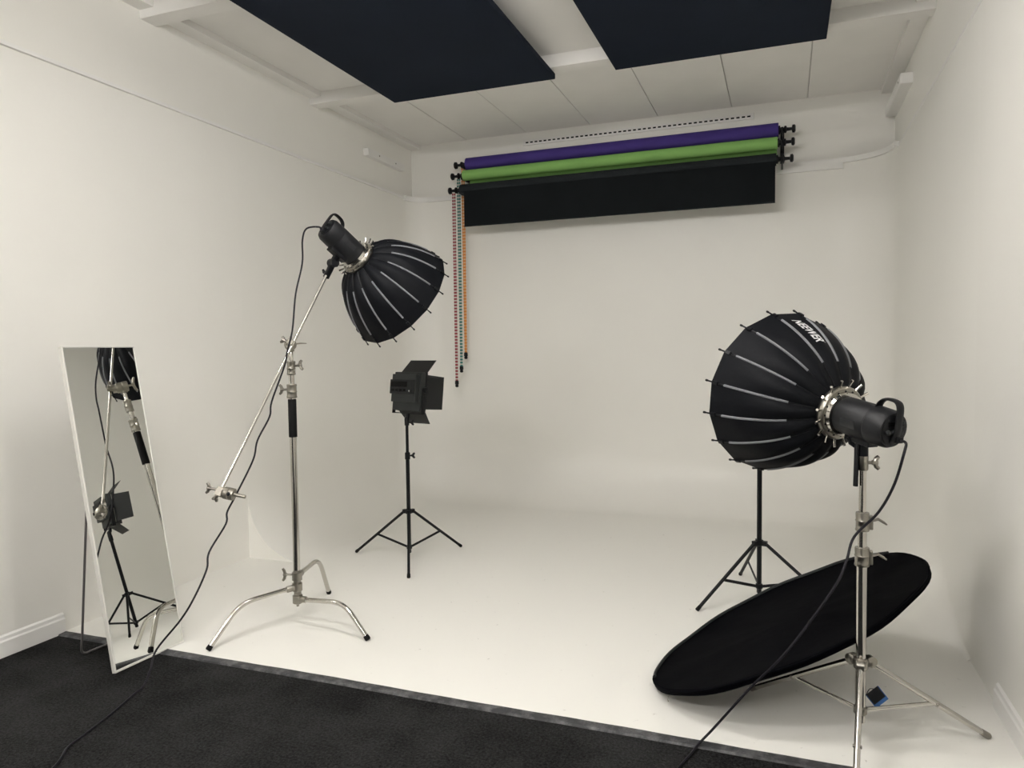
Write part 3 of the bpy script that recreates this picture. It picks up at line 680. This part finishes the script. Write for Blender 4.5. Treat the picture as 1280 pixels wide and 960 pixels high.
# ------------------------------------------------------------------ oval black reflector
DC = V((0.025, 3.27, 0.270)); th, ph, aa, bb_, rot = 0.440, -3.165, 0.640, 0.480, 0.52
dn = V((math.sin(th) * math.cos(ph), math.sin(th) * math.sin(ph), math.cos(th)))
da = V((math.cos(rot), math.sin(rot), 0)); da = (da - dn * da.dot(dn)).normalized(); db = dn.cross(da)
t = thing('reflector', 'black zipped oval reflector lying tilted behind the chrome stand', 'reflector', DC - V((0, 0, 0.25)))
def ovp(r, a, up): return DC + da * (aa * r * math.cos(a)) + db * (bb_ * r * math.sin(a)) + dn * up
def wob(a): return 0.006 * math.sin(2 * a + 0.6) + 0.002 * math.sin(5 * a) + 0.002 * math.sin(11 * a + 1)
n = 72
b = NB(); rings = []
for r, up in ((0.0, 0.006), (0.3, 0.004), (0.6, 0.0), (0.82, 0.004), (0.94, 0.012), (0.985, 0.013), (1.0, 0.006), (1.0, -0.008), (0.985, -0.014), (0.93, -0.012), (0.6, -0.012), (0.3, -0.012), (0.0, -0.012)):
    if r == 0: rings.append([b.verts.new(ovp(0, 0, up))])
    else: rings.append([b.verts.new(ovp(r * (1 + 0.006 * math.sin(7 * 2 * PI * k / n) * (r > 0.9)), 2 * PI * k / n, up + wob(2 * PI * k / n) * r)) for k in range(n)])
for i in range(len(rings) - 1):
    A, B_ = rings[i], rings[i + 1]
    for k in range(n):
        k2 = (k + 1) % n
        if len(A) == 1: f = b.faces.new((A[0], B_[k2], B_[k]))
        elif len(B_) == 1: f = b.faces.new((A[k], A[k2], B_[0]))
        else: f = b.faces.new((A[k], A[k2], B_[k2], B_[k]))
        f.smooth = True
obj('cover', b, 'reflector_cloth', t)
b = NB(); tube(b, [ovp(1.0, 2 * PI * k / n, 0.008 + wob(2 * PI * k / n)) for k in range(n + 1)], 0.005, 8, cap=False); obj('rim_piping', b, 'reflector_cloth', t)
b = NB(); tube(b, [ovp(0.985, 2 * PI * k / n, 0.017 + wob(2 * PI * k / n)) for k in range(2, 34)], 0.007, 6); obj('zip', b, 'led_dark', t)
pz = ovp(1.0, PI * 1.04, -0.01)
b = NB(); tube(b, [pz, pz + V((0.0, -0.006, -0.012)), pz + V((0.002, -0.006, -0.020))], 0.0025, 6); obj('zip_pull', b, 'dull_steel', t)

# ------------------------------------------------------------------ standing mirror
MA = V((-2.825, 2.377, 0.004)); yaw, tl, mw, mh, roll_ = -0.056, 0.182, 0.381, 1.504, -0.012
me_ = V((-math.sin(yaw), math.cos(yaw), 0)); mn0 = V((math.cos(yaw), math.sin(yaw), 0)); mu = V((0, 0, 1)) * math.cos(tl) - mn0 * math.sin(tl); mn = me_.cross(mu).normalized()
t = thing('standing_mirror', 'tall narrow leaning mirror with a slim pale frame and wire back leg', 'mirror', MA + me_ * mw / 2)
FM = Matrix((me_, mu, mn)).transposed()
def ML(x, y, d): return MA + me_ * x + mu * y + mn * d
b = NB(); box(b, ML(mw / 2, mh / 2, -0.002), (mw - 0.006, mh - 0.008, 0.004), FM); obj('glass', b, 'mirror_glass', t)
b = NB(); box(b, ML(mw / 2, mh / 2, -0.010), (mw - 0.010, mh - 0.010, 0.010), FM); obj('backboard', b, 'mirror_back', t)
for x, y, sx, sy in ((0.004, mh / 2, 0.008, mh), (mw - 0.0015, mh / 2, 0.003, mh), (mw / 2, mh - 0.0025, mw, 0.005), (mw / 2, 0.005, mw, 0.010)):
    b = NB(); box(b, ML(x, y, -0.006), (sx, sy, 0.022), FM, 0.0015); obj('frame_rail', b, 'mirror_frame', t)
b = NB()
l0, l1 = V((-3.145, 2.47, 0.010)), V((-3.115, 2.80, 0.010))
h0, h1 = ML(0.02, 0.80, -0.02), ML(mw - 0.02, 0.80, -0.02)
path = [h0] + smooth_path([l0.lerp(h0, 0.10), l0.lerp(h0, 0.025) + (l0 - h0) * 0, l0.lerp(l1, 0.06), l0.lerp(l1, 0.14)], 4) + [l0.lerp(l1, 0.5)] + smooth_path([l1.lerp(l0, 0.14), l1.lerp(l0, 0.06), l1.lerp(h1, 0.025), l1.lerp(h1, 0.10)], 4) + [h1]
tube(b, path, 0.0055, 10); obj('back_leg', b, 'wire_grey', t)

# ------------------------------------------------------------------ power cables
c1 = [tuple(LA(0.012, -0.030, 0.272)), tuple(LA(0.010, -0.030, 0.292)), (-2.306, 3.172, 2.078), (-2.326, 3.162, 2.02), (-2.330, 3.160, 1.90), (-2.342, 3.115, 1.74), (-2.318, 3.050, 1.560), (-2.326, 3.015, 1.45), (-2.336, 3.002, 1.375), (-2.382, 2.955, 1.20), (-2.390, 2.945, 1.125), (-2.440, 2.912, 1.010), (-2.448, 2.884, 0.914), (-2.485, 2.795, 0.750), (-2.492, 2.745, 0.683), (-2.475, 2.715, 0.634),
      (-2.500, 2.630, 0.52), (-2.475, 2.585, 0.455), (-2.475, 2.510, 0.355), (-2.505, 2.455, 0.265), (-2.590, 2.395, 0.140), (-2.575, 2.345, 0.075), (-2.570, 2.300, 0.020), (-2.570, 2.250, 0.008), (-2.52, 2.10, 0.007), (-2.475, 1.93, 0.007), (-2.455, 1.855, 0.007), (-2.39, 1.76, 0.007), (-2.30, 1.55, 0.007)]
b = NB(); tube(b, smooth_path(c1, 6), 0.0045, 8); tag(obj('power_cable', b, 'cable_black', base=(-2.3, 1.55, 0)), 'thin dark cable hanging from the boom light past the mirror to the carpet', 'cable')
c2 = [tuple(LB(0.012, -0.030, 0.272)), tuple(LB(0.014, -0.032, 0.292)), (0.367, 2.632, 1.100), (0.342, 2.66, 0.985), (0.298, 2.68, 0.885), (0.227, 2.69, 0.795), (0.202, 2.67, 0.716), (0.169, 2.65, 0.636), (0.082, 2.64, 0.492), (0.018, 2.63, 0.398), (-0.033, 2.63, 0.331), (-0.100, 2.64, 0.248), (-0.182, 2.65, 0.134), (-0.237, 2.645, 0.062), (-0.278, 2.625, 0.018), (-0.300, 2.56, 0.010), (-0.331, 2.458, 0.007), (-0.37, 2.25, 0.007), (-0.42, 1.9, 0.007)]
b = NB(); tube(b, smooth_path(c2, 6), 0.0046, 8); tag(obj('power_cable', b, 'cable_black', base=(-0.42, 1.9, 0)), 'dark cable running from the chrome stand light down to the carpet edge', 'cable')
